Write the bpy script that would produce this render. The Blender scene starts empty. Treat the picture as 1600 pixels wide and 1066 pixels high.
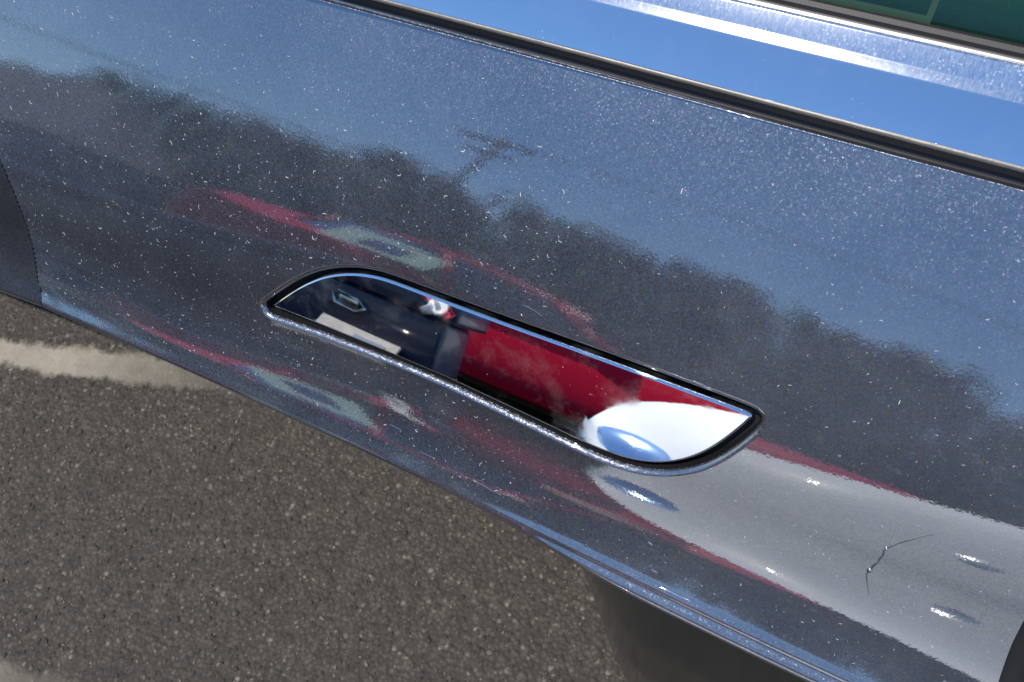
import bpy, bmesh, math, random
import numpy as np
from mathutils import Vector, Matrix
from mathutils.geometry import delaunay_2d_cdt
rad=math.radians
SC=bpy.context.scene; COL=SC.collection
# ------------------------------------------------------------------ camera
cd=bpy.data.cameras.new('camera'); camo=bpy.data.objects.new('camera',cd); COL.objects.link(camo)
RW=((0.8845803,-0.3444809,0.3144051),(0.4506733,0.8048678,-0.3861106),(-0.1200469,0.4832398,0.8672186))
m=Matrix.Identity(4)
for i in range(3):
    for j in range(3): m[i][j]=RW[i][j]
m[0][3],m[1][3],m[2][3]=0.1166053,-0.1400508,1.1834501
camo.matrix_world=m
cd.sensor_width=36; cd.lens=1244/1600*36; cd.clip_start=.01; cd.clip_end=2000
cd.dof.use_dof=True; cd.dof.focus_distance=.36; cd.dof.aperture_fstop=30
SC.camera=camo
# ------------------------------------------------------------------ sky, sun, exposure
SUN=Vector((-.15,-.25,.96)).normalized()
w=bpy.data.worlds.new('World'); SC.world=w; w.use_nodes=True
nt=w.node_tree; nt.nodes.clear()
wo=nt.nodes.new('ShaderNodeOutputWorld'); bg=nt.nodes.new('ShaderNodeBackground'); sk=nt.nodes.new('ShaderNodeTexSky')
sk.sky_type='NISHITA'; sk.sun_disc=False; sk.sun_elevation=math.asin(SUN.z); sk.sun_rotation=math.atan2(SUN.x,SUN.y)
sk.altitude=300; sk.air_density=1.0; sk.dust_density=.0; sk.ozone_density=3.5
bg.inputs[1].default_value=.13
hs_=nt.nodes.new('ShaderNodeHueSaturation'); hs_.inputs['Saturation'].default_value=1.12; hs_.inputs['Value'].default_value=.71; nt.links.new(sk.outputs[0],hs_.inputs['Color']); nt.links.new(hs_.outputs[0],bg.inputs[0]); nt.links.new(bg.outputs[0],wo.inputs[0])
sd=bpy.data.lights.new('sun','SUN'); sd.energy=3.2; sd.angle=rad(.53); sd.color=(1,.95,.87)
so=bpy.data.objects.new('sun',sd); COL.objects.link(so); so.rotation_euler=SUN.to_track_quat('Z','Y').to_euler()
SC.view_settings.view_transform='Standard'; SC.view_settings.look='None'; SC.view_settings.gamma=1
SC.view_settings.use_curve_mapping=False; SC.view_settings.exposure=.9
SC.render.engine='CYCLES'; SC.cycles.max_bounces=10; SC.cycles.transparent_max_bounces=12
SC.cycles.caustics_reflective=True; SC.cycles.sample_clamp_indirect=0
# ------------------------------------------------------------------ material helpers
class NT:
    def __init__(s,name):
        s.m=bpy.data.materials.new(name); s.m.use_nodes=True; s.t=s.m.node_tree
        s.b=s.t.nodes['Principled BSDF']; s.out=s.t.nodes['Material Output']
    def n(s,typ,**k):
        o=s.t.nodes.new('ShaderNode'+typ)
        for a,v in k.items():
            if a.startswith('i_'):
                key=a[2:].replace('_',' ')
                key=int(key) if key.isdigit() else key
                s.put(o.inputs[key],v)
            else: setattr(o,a,v)
        return o
    def put(s,inp,v):
        if isinstance(v,bpy.types.NodeSocket): s.t.links.new(v,inp)
        else: inp.default_value=v
    def set(s,**k):
        for a,v in k.items(): s.put(s.b.inputs[a.replace('_',' ')],v)
    def math(s,op,a,b=0.0,c=0.0,clamp=False):
        o=s.t.nodes.new('ShaderNodeMath'); o.operation=op; o.use_clamp=clamp
        s.put(o.inputs[0],a); s.put(o.inputs[1],b); s.put(o.inputs[2],c); return o.outputs[0]
    def vmath(s,op,a,b=None,sc=None):
        o=s.t.nodes.new('ShaderNodeVectorMath'); o.operation=op; s.put(o.inputs[0],a)
        if b is not None: s.put(o.inputs[1],b)
        if sc is not None: s.put(o.inputs['Scale'],sc)
        return o.outputs[0]
    def ramp(s,f,stops):
        o=s.t.nodes.new('ShaderNodeValToRGB'); s.put(o.inputs[0],f); cr=o.color_ramp
        while len(cr.elements)<len(stops): cr.elements.new(.5)
        for e,(p,c) in zip(cr.elements,stops):
            e.position=p; e.color=(c,c,c,1) if isinstance(c,(int,float)) else (*c,1)
        return o.outputs[0]
    def mix(s,f,a,b):
        o=s.t.nodes.new('ShaderNodeMix'); o.data_type='RGBA'
        s.put(o.inputs[0],f); s.put(o.inputs[6],a if not isinstance(a,tuple) else (*a,1)); s.put(o.inputs[7],b if not isinstance(b,tuple) else (*b,1)); return o.outputs[2]
    def obj(s,scale=None):
        o=s.n('TexCoord').outputs['Object']
        if scale is None: return o
        return s.n('Mapping',i_Vector=o,i_Scale=scale).outputs[0]
    def noise(s,sc,det=3,rough=.5,vec=None,out=0):
        return s.n('TexNoise',i_Vector=vec if vec is not None else s.obj(),i_Scale=sc,i_Detail=det,i_Roughness=rough).outputs[out]
    def vor(s,sc,vec=None,feat='F1',out='Distance',rnd=1.0):
        o=s.n('TexVoronoi',i_Vector=vec if vec is not None else s.obj(),i_Scale=sc); o.feature=feat
        o.inputs['Randomness'].default_value=rnd
        return o.outputs[out]
def plain(name,col,rough=.5,metal=0,var=.12,bump=.0,bsc=60,coat=0,nsc=8):
    a=NT(name); c=a.mix(a.noise(nsc,4),tuple(x*(1-var) for x in col),tuple(min(1,x*(1+var)) for x in col))
    a.set(Base_Color=c,Roughness=rough,Metallic=metal,Coat_Weight=coat)
    if coat: a.set(Coat_Roughness=.04)
    if bump: a.set(Normal=a.n('Bump',i_Strength=bump,i_Distance=.01,i_Height=a.noise(bsc,4)).outputs[0])
    return a.m
# ---- flake paint of the photographed car
def paint_mat():
    a=NT('grey_metallic_paint')
    P=a.obj()
    geo=a.n('NewGeometry').outputs['Normal']
    def flakes(sc,k):
        c=a.vor(sc,out='Color'); v=a.vmath('SUBTRACT',c,(.5,.5,.5)); return a.vmath('SCALE',v,sc=k)
    f1=flakes(2300,.34); f2=flakes(1300,.12)
    nn=a.vmath('NORMALIZE',a.vmath('ADD',geo,a.vmath('ADD',f1,f2)))
    tint=a.mix(.22,(.055,.06,.085),a.vor(1100,out='Color'))
    base=a.mix(a.noise(900,2),(.070,.073,.088),(.112,.117,.138))
    base=a.mix(.05,base,a.vor(1900,out='Color'))
    # fine dust film and pin-prick specks
    d=a.vor(480); sp=a.math('LESS_THAN',d,a.math('MULTIPLY',a.math('SUBTRACT',a.noise(45,2),.42),.42))
    film=a.math('MULTIPLY',a.ramp(a.noise(14,5,.65),[(.35,0),(.8,1)]),.10)
    spk=a.math('MULTIPLY',sp,.34)
    dust=a.math('MAXIMUM',spk,film)
    base=a.mix(dust,base,(.55,.55,.56))
    a.set(Base_Color=base,Metallic=a.math('SUBTRACT',.85,a.math('MULTIPLY',dust,.8)),Roughness=.36,Normal=nn)
    # orange peel under the clear coat
    h=a.math('ADD',a.noise(700,2),a.math('MULTIPLY',a.noise(90,2),.3))
    cn=a.n('Bump',i_Strength=.5,i_Distance=.000022,i_Height=h).outputs[0]
    a.set(Coat_Weight=1.0,Coat_IOR=2.8,Coat_Roughness=.018,Coat_Normal=cn)
    return a.m
M={}
M['paint']=paint_mat()
def chrome_mat(name,scr=1,dusty=False):
    a=NT(name)
    s1=a.noise(1,6,.7,vec=a.obj((60,1400,1400))); s2=a.noise(1,6,.7,vec=a.obj((900,900,120)))
    scr1=a.ramp(s1,[(.66,0),(.72,1)]); scr2=a.ramp(s2,[(.68,0),(.73,1)])
    smudge=a.ramp(a.noise(55,5,.7),[(.5,0),(.72,1)])
    h=a.math('ADD',a.math('MULTIPLY',s1,.5),a.noise(40,3))
    fl=a.math('LESS_THAN',a.vor(420),a.math('MULTIPLY',a.math('SUBTRACT',a.noise(60,2),.5),.75))
    r=a.math('ADD',.010,a.math('MULTIPLY',a.math('MAXIMUM',scr1,scr2),.14*scr))
    r=a.math('ADD',r,a.math('MULTIPLY',smudge,.07*scr))
    dust=a.math('MULTIPLY',fl,.35*scr)
    dust=a.math('MAXIMUM',dust,a.math('MULTIPLY',smudge,.03*scr))
    if dusty:
        v=a.n('UVMap').outputs[0]; vv=a.n('SeparateXYZ',i_Vector=v).outputs[1]
        band=a.math('MULTIPLY',a.math('GREATER_THAN',vv,.5),1)
        g=a.ramp(a.noise(1,6,.75,vec=a.obj((1600,420,420))),[(.38,0),(.66,1)])
        flat=a.math('MAXIMUM',a.math('MULTIPLY',g,.5),a.math('LESS_THAN',a.vor(800),a.math('MULTIPLY',a.math('SUBTRACT',a.noise(110,4,.8),.35),1.1)))
        dust=a.math('MAXIMUM',dust,a.math('MULTIPLY',a.math('MULTIPLY',band,flat),.28))
        r=a.math('ADD',r,a.math('MULTIPLY',band,a.math('MULTIPLY',g,.07)))
    a.set(Base_Color=a.mix(dust,(.86,.87,.88),(.8,.8,.8)),Metallic=a.math('SUBTRACT',1,dust),Roughness=r)
    if dusty: a.set(Coat_Weight=.6,Coat_Roughness=.20,Coat_IOR=1.6)
    a.set(Normal=a.n('Bump',i_Strength=.35,i_Distance=.000004,i_Height=h).outputs[0])
    return a.m
M['chrome']=chrome_mat('scratched_chrome',1)
M['trim']=chrome_mat('dusty_chrome_trim',.35,True)
M['black']=plain('black_rubber',(.006,.006,.007),.55)
M['gloss_black']=plain('black_plastic',(.012,.012,.014),.25)
M['sill']=plain('dark_gloss_sill',(.010,.012,.012),.12,0,.2); M['lip']=plain('satin_lip',(.17,.16,.145),.5,.75,.12,.1,nsc=60)
M['bead']=plain('brushed_aluminium_bead',(.42,.37,.33),.38,.9,.2,nsc=80)
M['grass_cloth']=plain('grey_green_trim',(.45,.56,.50),.5,0,.08,.05,300)
M['cabin_dark']=plain('dark_cabin_plastic',(.03,.045,.04),.6,0,.2,.05,400)
M['cabin_edge']=plain('cabin_edge_highlight',(.8,.85,.8),.35,0,.1)
def glass_mat(name,tint,refl=.035):
    a=NT(name); t=a.t; tr=t.nodes.new('ShaderNodeBsdfTransparent'); tr.inputs[0].default_value=(*tint,1)
    gl=t.nodes.new('ShaderNodeBsdfGlossy'); gl.inputs['Roughness'].default_value=.02
    mx=t.nodes.new('ShaderNodeMixShader'); fr=a.n('Fresnel',i_IOR=1.5).outputs[0]
    a.put(mx.inputs[0],a.math('ADD',a.math('MULTIPLY',fr,.9),a.math('MULTIPLY',a.noise(30,4),.02)))
    t.links.new(tr.outputs[0],mx.inputs[1]); t.links.new(gl.outputs[0],mx.inputs[2]); t.links.new(mx.outputs[0],a.out.inputs[0]); return a.m
M['glass']=glass_mat('green_tinted_glass',(.46,.74,.53))
M['car_glass']=glass_mat('dark_car_glass',(.16,.2,.19))
def carpaint(name,c,metal=0,coat_ior=1.5,cw=1.0):
    a=NT(name); cc=a.mix(a.noise(6,3),tuple(x*.92 for x in c),tuple(min(1,x*1.06) for x in c))
    a.set(Base_Color=cc,Roughness=.4,Metallic=metal,Coat_Weight=cw,Coat_Roughness=.06,Coat_IOR=coat_ior); return a.m
M['red']=carpaint('dark_red_paint',(.36,.004,.022),cw=.0); M['red'].node_tree.nodes['Principled BSDF'].inputs['Specular IOR Level'].default_value=.12; M['red'].node_tree.nodes['Principled BSDF'].inputs['Roughness'].default_value=.3
M['white']=carpaint('white_paint',(.74,.75,.75),cw=.08); M['white'].node_tree.nodes['Principled BSDF'].inputs['Specular IOR Level'].default_value=.1
M['navy']=plain('navy_blue_metal',(.008,.018,.055),.35,0,.25,.15,30,coat=.25)
M['beige']=plain('worn_beige_panel',(.66,.59,.48),.7,0,.22,.3,60,nsc=25)
M['greypanel']=plain('blue_grey_label',(.35,.37,.45),.6)
M['glint_white']=carpaint('glossy_white_plastic',(.62,.63,.63),coat_ior=1.6); M['glint_white'].node_tree.nodes['Principled BSDF'].inputs['Coat Roughness'].default_value=.13
M['satin']=plain('satin_silver',(.92,.92,.90),.33,.6,.03)
M['silver']=plain('silver_metal',(.7,.68,.62),.22,1)
M['tyre']=plain('tyre_rubber',(.02,.02,.02),.8)
M['rim']=plain('alloy_rim',(.5,.5,.52),.3,.9)
M['lens']=plain('sky_blue_lamp_lens',(.45,.65,.95),.2,.75,coat=1)  # sky reflection put into the lens colour as blue
M['screen']=plain('pale_green_sunshade',(.70,.92,.82),.7,0,.1)
M['bluespot']=plain('blue_print',(.03,.12,.33),.6)
M['bark']=plain('brown_bark',(.09,.06,.04),.9,0,.3,.6,20)
M['wood']=plain('weathered_pole_wood',(.10,.07,.05),.9,0,.3)
M['wall']=plain('slate_blue_render',(.09,.115,.16),.8,0,.15,.2,5)
M['roof']=plain('dark_roof_tiles',(.025,.03,.042),.85,0,.3)
M['winglass']=plain('dark_window_pane',(.02,.03,.04),.1)
M['dustm']=plain('pale_dust',(.5,.5,.5),.6)
M['gutter']=plain('off_white_trim',(.6,.6,.56),.6)
def leaf_mat(n,c):
    a=NT(n); f=a.n('ObjectInfo').outputs['Random']
    cc=a.mix(a.noise(1.3,3),tuple(x*.6 for x in c),tuple(x*1.35 for x in c))
    a.set(Base_Color=cc,Roughness=.6); return a.m
M['leaf']=leaf_mat('dark_green_leaves',(.036,.052,.024)); M['leaf2']=leaf_mat('olive_green_leaves',(.085,.10,.022))
def asphalt_mat():
    a=NT('brown_grey_asphalt')
    stones=a.vor(150,out='Color'); sx=a.n('SeparateXYZ',i_Vector=stones).outputs[0]; d=a.vor(150)
    stc=a.ramp(sx,[(0,(.026,.022,.018)),(.35,(.052,.045,.037)),(.6,(.038,.034,.029)),(.8,(.078,.065,.052)),(.93,(.06,.056,.052)),(1,(.20,.18,.15))])
    d2=a.vor(70,out='Color'); s2=a.n('SeparateXYZ',i_Vector=d2).outputs[1]
    stc=a.mix(a.math('MULTIPLY',a.math('GREATER_THAN',s2,.72),.55),stc,(.085,.07,.056))
    binder=a.ramp(d,[(.35,0),(.62,1)])
    c=a.mix(a.math('MULTIPLY',binder,.65),stc,(.022,.019,.016))
    big=a.noise(7,5,.6); c=a.mix(a.ramp(big,[(.3,0),(.7,1)]),c,a.mix(.35,c,(.02,.018,.016)))
    h=a.math('ADD',a.math('SUBTRACT',1,d),a.math('MULTIPLY',a.noise(60,4),1.2))
    c=a.mix(a.ramp(a.noise(24,5,.7),[(.36,.75),(.62,0)]),c,a.mix(.6,c,(.022,.019,.016)))
    a.set(Base_Color=c,Roughness=.85,Normal=a.n('Bump',i_Strength=.9,i_Distance=.004,i_Height=h).outputs[0]); return a.m
M['asphalt']=asphalt_mat(); M['road']=plain('dark_new_asphalt',(.05,.049,.047),.85,0,.3,.6,90,nsc=40)
M['chipA']=plain('tan_stone',(.12,.10,.08),.85,0,.35,nsc=90); M['chipB']=plain('dark_stone',(.03,.027,.024),.85,0,.3,nsc=90)
def line_mat():
    a=NT('worn_white_road_paint'); t=a.t
    c=a.mix(a.noise(26,5,.7),(.13,.118,.10),(.36,.325,.27)); a.set(Base_Color=c,Roughness=.8,Normal=a.n('Bump',i_Strength=.8,i_Distance=.003,i_Height=a.noise(140,4)).outputs[0])
    uv=a.n('SeparateXYZ',i_Vector=a.n('UVMap').outputs[0]).outputs[1]
    edge=a.math('SUBTRACT',1,a.math('ABSOLUTE',a.math('SUBTRACT',a.math('MULTIPLY',uv,2),1)))
    al=a.ramp(a.math('ADD',a.math('MULTIPLY',edge,.6),a.math('ADD',a.math('MULTIPLY',a.noise(9,3,.6),.6),a.math('MULTIPLY',a.noise(48,6,.7),.45))),[(.72,0),(.88,.85)])
    ux=a.n('SeparateXYZ',i_Vector=a.n('UVMap').outputs[0]).outputs[0]; al=a.math('MULTIPLY',al,a.ramp(ux,[(.62,1),(.95,0)]))
    a.set(Alpha=al); return a.m
M['line']=line_mat()
# ------------------------------------------------------------------ object helpers
def link(name,me,mats,parent=None,smooth=True):
    o=bpy.data.objects.new(name,me); COL.objects.link(o)
    for x in (mats if isinstance(mats,(list,tuple)) else [mats]): me.materials.append(x)
    if parent is not None: o.parent=parent
    if smooth:
        for p in me.polygons: p.use_smooth=True
    return o
def mesh(name,V,F,mats,parent=None,smooth=True,uv=None,normals=None,fmat=None):
    me=bpy.data.meshes.new(name); me.from_pydata([tuple(map(float,v)) for v in V],[],[tuple(int(i) for i in f) for f in F]); me.update()
    o=link(name,me,mats,parent,smooth)
    if uv is not None:
        l=me.uv_layers.new(name='UVMap'); vi=np.empty(len(me.loops),int); me.loops.foreach_get('vertex_index',vi)
        l.data.foreach_set('uv',np.asarray(uv,float)[vi].ravel())
    if fmat is not None: me.polygons.foreach_set('material_index',np.asarray(fmat,int))
    if normals is not None: me.normals_split_custom_set_from_vertices([tuple(map(float,n)) for n in normals])
    return o
def empty(name,loc,label,cat,group=None):
    o=bpy.data.objects.new(name,None); COL.objects.link(o); o.location=loc; o['label']=label; o['category']=cat; o.empty_display_size=.1
    if group: o['group']=group
    return o
def tag(o,label,cat,group=None):
    o['label']=label; o['category']=cat
    if group: o['group']=group
    return o
def bm_obj(name,bm,mats,parent=None,smooth=False):
    me=bpy.data.meshes.new(name); bm.to_mesh(me); bm.free(); return link(name,me,mats,parent,smooth)
def add_box(bm,a,b,bev=0.0,seg=2):
    r=bmesh.ops.create_cube(bm,size=1); vs=r['verts']
    for v in vs: v.co=Vector([(a[i]+b[i])/2+v.co[i]*(b[i]-a[i]) for i in range(3)])
    if bev: bmesh.ops.bevel(bm,geom=list({e for v in vs for e in v.link_edges}),offset=bev,segments=seg,affect='EDGES',profile=.5)
def box(name,a,b,mat,parent=None,bev=0.0,seg=2,off=(0,0,0)):
    bm=bmesh.new(); add_box(bm,[a[i]-off[i] for i in range(3)],[b[i]-off[i] for i in range(3)],bev,seg); return bm_obj(name,bm,mat,parent,bev>0)
def add_tube(bm,pts,r,n=8,r2=None):
    rings=[]; N=len(pts)
    for i,p in enumerate(pts):
        p=Vector(p); t=(Vector(pts[min(i+1,N-1)])-Vector(pts[max(i-1,0)])).normalized()
        u=t.orthogonal().normalized(); v=t.cross(u); rr=r if r2 is None else r+(r2-r)*i/max(1,N-1)
        rings.append([bm.verts.new(p+(u*math.cos(2*math.pi*k/n)+v*math.sin(2*math.pi*k/n))*rr) for k in range(n)])
    for a,b in zip(rings,rings[1:]):
        best=min(range(n),key=lambda s:(a[0].co-b[s].co).length)
        for k in range(n): bm.faces.new((a[k],a[(k+1)%n],b[(k+1+best)%n],b[(k+best)%n]))
    bm.faces.new(rings[0][::-1]); bm.faces.new(rings[-1])
def catmull(pts,n,closed=False):
    P=np.asarray(pts,float); m=len(P); out=[]
    for i in range(m if closed else m-1):
        g=(lambda k:P[k%m]) if closed else (lambda k:P[min(max(k,0),m-1)])
        for t in np.arange(n)/n:
            p0,p1,p2,p3=g(i-1),g(i),g(i+1),g(i+2)
            out.append(p1+.5*t*(p2-p0+t*(2*p0-5*p1+4*p2-p3+t*(3*(p1-p2)+p3-p0))))
    if not closed: out.append(P[-1])
    return np.array(out)
# ================================================================== THE PHOTOGRAPHED CAR
XK=np.arange(-.55,.401,.05); SK=np.arange(0,.2401,.012)
S_EDGE=.2175
def _cub(A,i,t):
    n=A.shape[0]; g=lambda k:A[np.clip(k,0,n-1)]
    p0,p1,p2,p3=g(i-1),g(i),g(i+1),g(i+2)
    t=t[:,None] if A.ndim>1 else t
    return p1+.5*t*(p2-p0+t*(2*p0-5*p1+4*p2-p3+t*(3*(p1-p2)+p3-p0)))
class Skin:
    """door skin: elevation angle of the outward normal tabulated over (x, s), s measured down the surface from the belt line"""
    def __init__(s,ET,TOPY,TOPZ,x0=-.9,x1=.5,nx=281,L=.30,ns=751):
        X=np.linspace(x0,x1,nx); S=np.linspace(0,L,ns)
        u=np.clip((X-XK[0])/.05,0,len(XK)-1.0001); A=_cub(ET,u.astype(int),u-u.astype(int))
        v=np.clip(np.minimum(S,S_EDGE)/.012,0,len(SK)-1.0001); E=_cub(A.T,v.astype(int),v-v.astype(int)).T
        d=S-S_EDGE
        w=np.clip((X+.02)/.12,0,1); w=w*w*(3-2*w)
        bead=lambda c,h:h*np.exp(-((d-c)/.0015)**2)
        E=E+w[:,None]*(bead(.0025,11)+bead(.0078,17)-bead(.0052,10))[None,:]*(d>-.002)
        r0=.0035+.0070*w[:,None]; t=np.clip((d[None,:]-r0)/.008,0,1); t=t*t*(3-2*t)
        E=E*(1-t)+(-66)*t
        er=np.radians(E); em=(er[:,1:]+er[:,:-1])/2; ds=S[1]
        Y=np.full((nx,ns),TOPY); Z=np.full((nx,ns),TOPZ)
        Y[:,1:]-=np.cumsum(np.sin(em),1)*ds; Z[:,1:]-=np.cumsum(np.cos(em),1)*ds
        s.X,s.S,s.Y,s.Z=X,S,Y,Z
        s.dx=X[1]-X[0]; s.ds=S[1]-S[0]
    def _b(s,A,x,v):
        a=np.clip((x-s.X[0])/s.dx,0,len(s.X)-1.001); b=np.clip((v-s.S[0])/s.ds,-60,len(s.S)-1.001)
        i=a.astype(int); j=np.maximum(b.astype(int),0); a=a-i; b=b-j
        return A[i,j]*(1-a)*(1-b)+A[i+1,j]*a*(1-b)+A[i,j+1]*(1-a)*b+A[i+1,j+1]*a*b
    def P(s,x,v):
        x=np.asarray(x,float); v=np.asarray(v,float)
        y=s._b(s.Y,x,v); z=s._b(s.Z,x,v)
        return np.stack([x+0*v,y,z],-1)
    def N(s,x,v):
        x=np.asarray(x,float); v=np.asarray(v,float)
        h=.005; tx=s.P(x+h,v)-s.P(x-h,v); h=.0009; ts=s.P(x,v+h)-s.P(x,v-h)
        n=np.cross(ts,tx); n/=np.linalg.norm(n,axis=-1,keepdims=True)
        ref=np.stack([0*n[...,0],-n[...,0]*0-1,n[...,0]*0-.2],-1)
        return n

SKIN=Skin(np.array([[39.5,39.2,38.8,38.4,38.0,37.6,37.2,36.9,37.0,37.2,36.6,34.8,33.8,33.0,32.5,38.3,42.6,44.7,46.5,47.5,48.2],[39.3,38.9,38.5,38.0,37.6,37.2,36.9,36.6,36.8,37.0,36.2,34.4,33.4,32.5,31.6,35.7,41.9,44.3,46.3,47.4,48.1],[39.3,38.8,38.3,37.9,37.4,37.0,36.5,36.4,36.6,36.8,35.7,34.0,33.0,32.0,31.0,34.4,41.0,44.0,46.2,47.3,48.0],[39.3,38.8,38.2,37.7,37.2,36.7,36.2,36.2,36.5,36.6,35.2,33.7,32.5,31.4,30.5,33.7,40.0,43.5,46.0,47.2,48.0],[39.3,38.7,38.1,37.5,36.9,36.4,35.9,36.0,36.3,36.4,34.8,33.2,32.0,30.8,29.9,33.3,38.8,42.9,45.8,47.2,47.9],[39.3,38.7,38.0,37.3,36.6,36.0,35.6,35.9,36.2,36.1,34.3,32.8,31.5,30.2,29.5,33.0,37.7,42.1,45.5,47.1,47.8],[39.3,38.6,37.8,37.1,36.3,35.6,35.4,35.7,36.1,35.7,33.8,32.3,30.8,29.5,29.3,32.7,36.7,41.0,45.0,47.0,47.7],[39.3,38.5,37.7,36.8,36.0,35.3,35.2,35.6,35.9,35.2,33.3,31.7,30.1,28.7,29.2,32.6,36.2,40.1,44.5,46.9,47.7],[39.3,38.5,37.6,36.7,35.8,35.1,35.1,35.4,35.6,34.2,32.3,30.5,28.9,27.7,29.9,33.5,37.1,40.7,44.5,46.9,47.6],[39.4,38.5,37.6,36.6,35.8,35.0,35.0,35.2,34.8,32.9,30.9,29.1,27.3,27.7,31.1,34.7,38.3,41.3,44.6,46.8,47.6],[39.4,38.5,37.6,36.7,35.8,35.0,34.9,35.1,34.5,32.9,30.7,28.4,26.4,27.8,31.5,35.3,38.8,41.6,44.8,46.8,47.6],[39.5,38.6,37.6,36.7,35.8,35.1,35.0,35.2,35.0,34.3,32.9,29.9,26.9,26.9,30.4,34.2,38.0,41.5,44.9,46.9,47.6],[39.5,38.7,37.7,36.8,36.0,35.2,35.1,35.3,35.4,34.9,34.3,31.6,27.7,26.1,29.5,33.5,37.5,41.7,45.1,46.9,47.7],[39.5,38.8,37.9,37.1,36.3,35.5,35.3,35.5,35.7,35.3,34.7,32.6,28.6,25.8,28.8,33.4,38.1,42.6,45.7,47.0,47.7],[39.6,39.0,38.4,37.7,37.0,36.3,35.8,35.8,36.0,35.6,34.4,31.8,28.2,25.6,28.6,33.5,38.7,43.3,46.0,47.0,47.7],[39.6,39.2,38.7,38.2,37.7,37.2,36.6,36.3,36.4,35.7,32.9,29.6,26.4,25.6,29.4,34.0,38.8,43.1,45.8,47.0,47.7],[38.9,38.7,38.5,38.2,38.0,37.7,37.3,37.0,36.8,35.7,30.9,27.8,25.2,26.0,30.0,34.2,38.6,42.7,45.5,47.0,47.7],[38.9,38.7,38.5,38.2,38.0,37.7,37.3,37.0,36.8,35.7,30.9,27.8,25.2,26.0,30.0,34.2,38.6,42.7,45.5,47.0,47.7],[38.9,38.7,38.5,38.2,38.0,37.7,37.3,37.0,36.8,35.7,30.9,27.8,25.2,26.0,30.0,34.2,38.6,42.7,45.5,47.0,47.7],[38.9,38.7,38.5,38.2,38.0,37.7,37.3,37.0,36.8,35.7,30.9,27.8,25.2,26.0,30.0,34.2,38.6,42.7,45.5,47.0,47.7]]),.06998,.97121)
car=empty('parked_car',(0,0,0),'dusty dark blue grey car in close-up with a flush chrome door handle','car')
# handle outline in (x, s)
HB=np.array([(-0.1391,0.162),(-0.129,0.1516),(-0.116,0.1392),(-0.1037,0.1298),(-0.0921,0.1237),(-0.0808,0.1196),(-0.0698,0.1173),(-0.0571,0.1168),(-0.0306,0.1164),(0.0028,0.1157),(0.0342,0.1148),(0.0638,0.1143),(0.0918,0.1141),(0.1053,0.1139),(0.1128,0.1142),(0.111,0.1193),(0.1069,0.1282),(0.1015,0.1383),(0.0951,0.1466),(0.0879,0.1531),(0.0771,0.159),(0.0668,0.1617),(0.0526,0.1626),(0.0327,0.1616),(0.0086,0.1603),(-0.0275,0.1587),(-0.0654,0.1591),(-0.1051,0.1601),(-0.1298,0.1613)])
# rounded outline: keep the two sharp tips, smooth the rest
def densify(P,step):
    out=[]
    for a,b in zip(P,np.roll(P,-1,0)):
        k=max(1,int(round(np.linalg.norm(b-a)/step)))
        for t in range(k): out.append(a+(b-a)*t/k)
    return np.array(out)
def smooth_poly(P,it,lock=()):
    for _ in range(it):
        Q=.5*P+.25*np.roll(P,1,0)+.25*np.roll(P,-1,0)
        for l in lock: Q[l]=P[l]
        P=Q
    return P
oc=densify(HB,.0018)
tips=[int(np.argmin(np.linalg.norm(oc-HB[0],axis=1))),int(np.argmin(np.linalg.norm(oc-HB[14],axis=1)))]
oc=smooth_poly(oc,14,tips); oc=smooth_poly(oc,2)
def area(P): x,y=P[:,0],P[:,1]; return .5*np.sum(x*np.roll(y,-1)-y*np.roll(x,-1))
if area(oc)<0: oc=oc[::-1]
def offset(P,d):
    """offset the closed outline outwards by d (negative = inwards), smoothing as it goes"""
    n=max(1,int(abs(d)/.0005)); Q=P.copy(); s=d/n
    for _ in range(n):
        t=np.roll(Q,-1,0)-np.roll(Q,1,0); t/=np.linalg.norm(t,axis=1,keepdims=True)
        Q=Q+np.stack([t[:,1],-t[:,0]],1)*s
        L=np.linalg.norm(np.roll(Q,-1,0)-Q,axis=1)
        Q=.8*Q+.1*np.roll(Q,1,0)+.1*np.roll(Q,-1,0)
    return Q
def offset_out(P,d):
    """outward offset with round joins, for a convex outline"""
    t=np.roll(P,-1,0)-P; t/=np.linalg.norm(t,axis=1,keepdims=True); n=np.stack([t[:,1],-t[:,0]],1); out=[]
    for k in range(len(P)):
        a,b=n[k-1],n[k]; ang=math.acos(max(-1,min(1,float(a@b)))); m=max(1,int(ang/.12))
        for j in range(m+1):
            v=a*(1-j/m)+b*j/m; v/=np.linalg.norm(v); q=P[k]+v*d
            if not out or np.linalg.norm(q-out[-1])>.00006: out.append(q)
    if np.linalg.norm(out[0]-out[-1])<.00006: out.pop()
    return np.array(out)
GAP=.0036; RR=.0027
hole=densify(offset_out(oc,GAP),.0016)
def dist_poly(p,P):
    """distance and outward direction from closed polygon P (points p outside)"""
    A=P; B=np.roll(P,-1,0); AB=B-A
    t=np.clip(((p[:,None,:]-A[None])*AB[None]).sum(-1)/(AB**2).sum(-1)[None],0,1)
    q=A[None]+t[...,None]*AB[None]; d=np.linalg.norm(p[:,None]-q,axis=-1); j=d.argmin(1)
    dd=d[np.arange(len(p)),j]; v=p-q[np.arange(len(p)),j]; return dd,v/np.maximum(dd,1e-9)[:,None]
def inside(p,P):
    x,y=p[:,0],p[:,1]; c=np.zeros(len(p),bool); X,Y=P[:,0],P[:,1]; X2,Y2=np.roll(X,-1),np.roll(Y,-1)
    for a,b,a2,b2 in zip(X,Y,X2,Y2):
        if b==b2: continue
        k=((b>y)!=(b2>y)); c^=k&(x<(a2-a)*(y-b)/(b2-b)+a)
    return c
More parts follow.
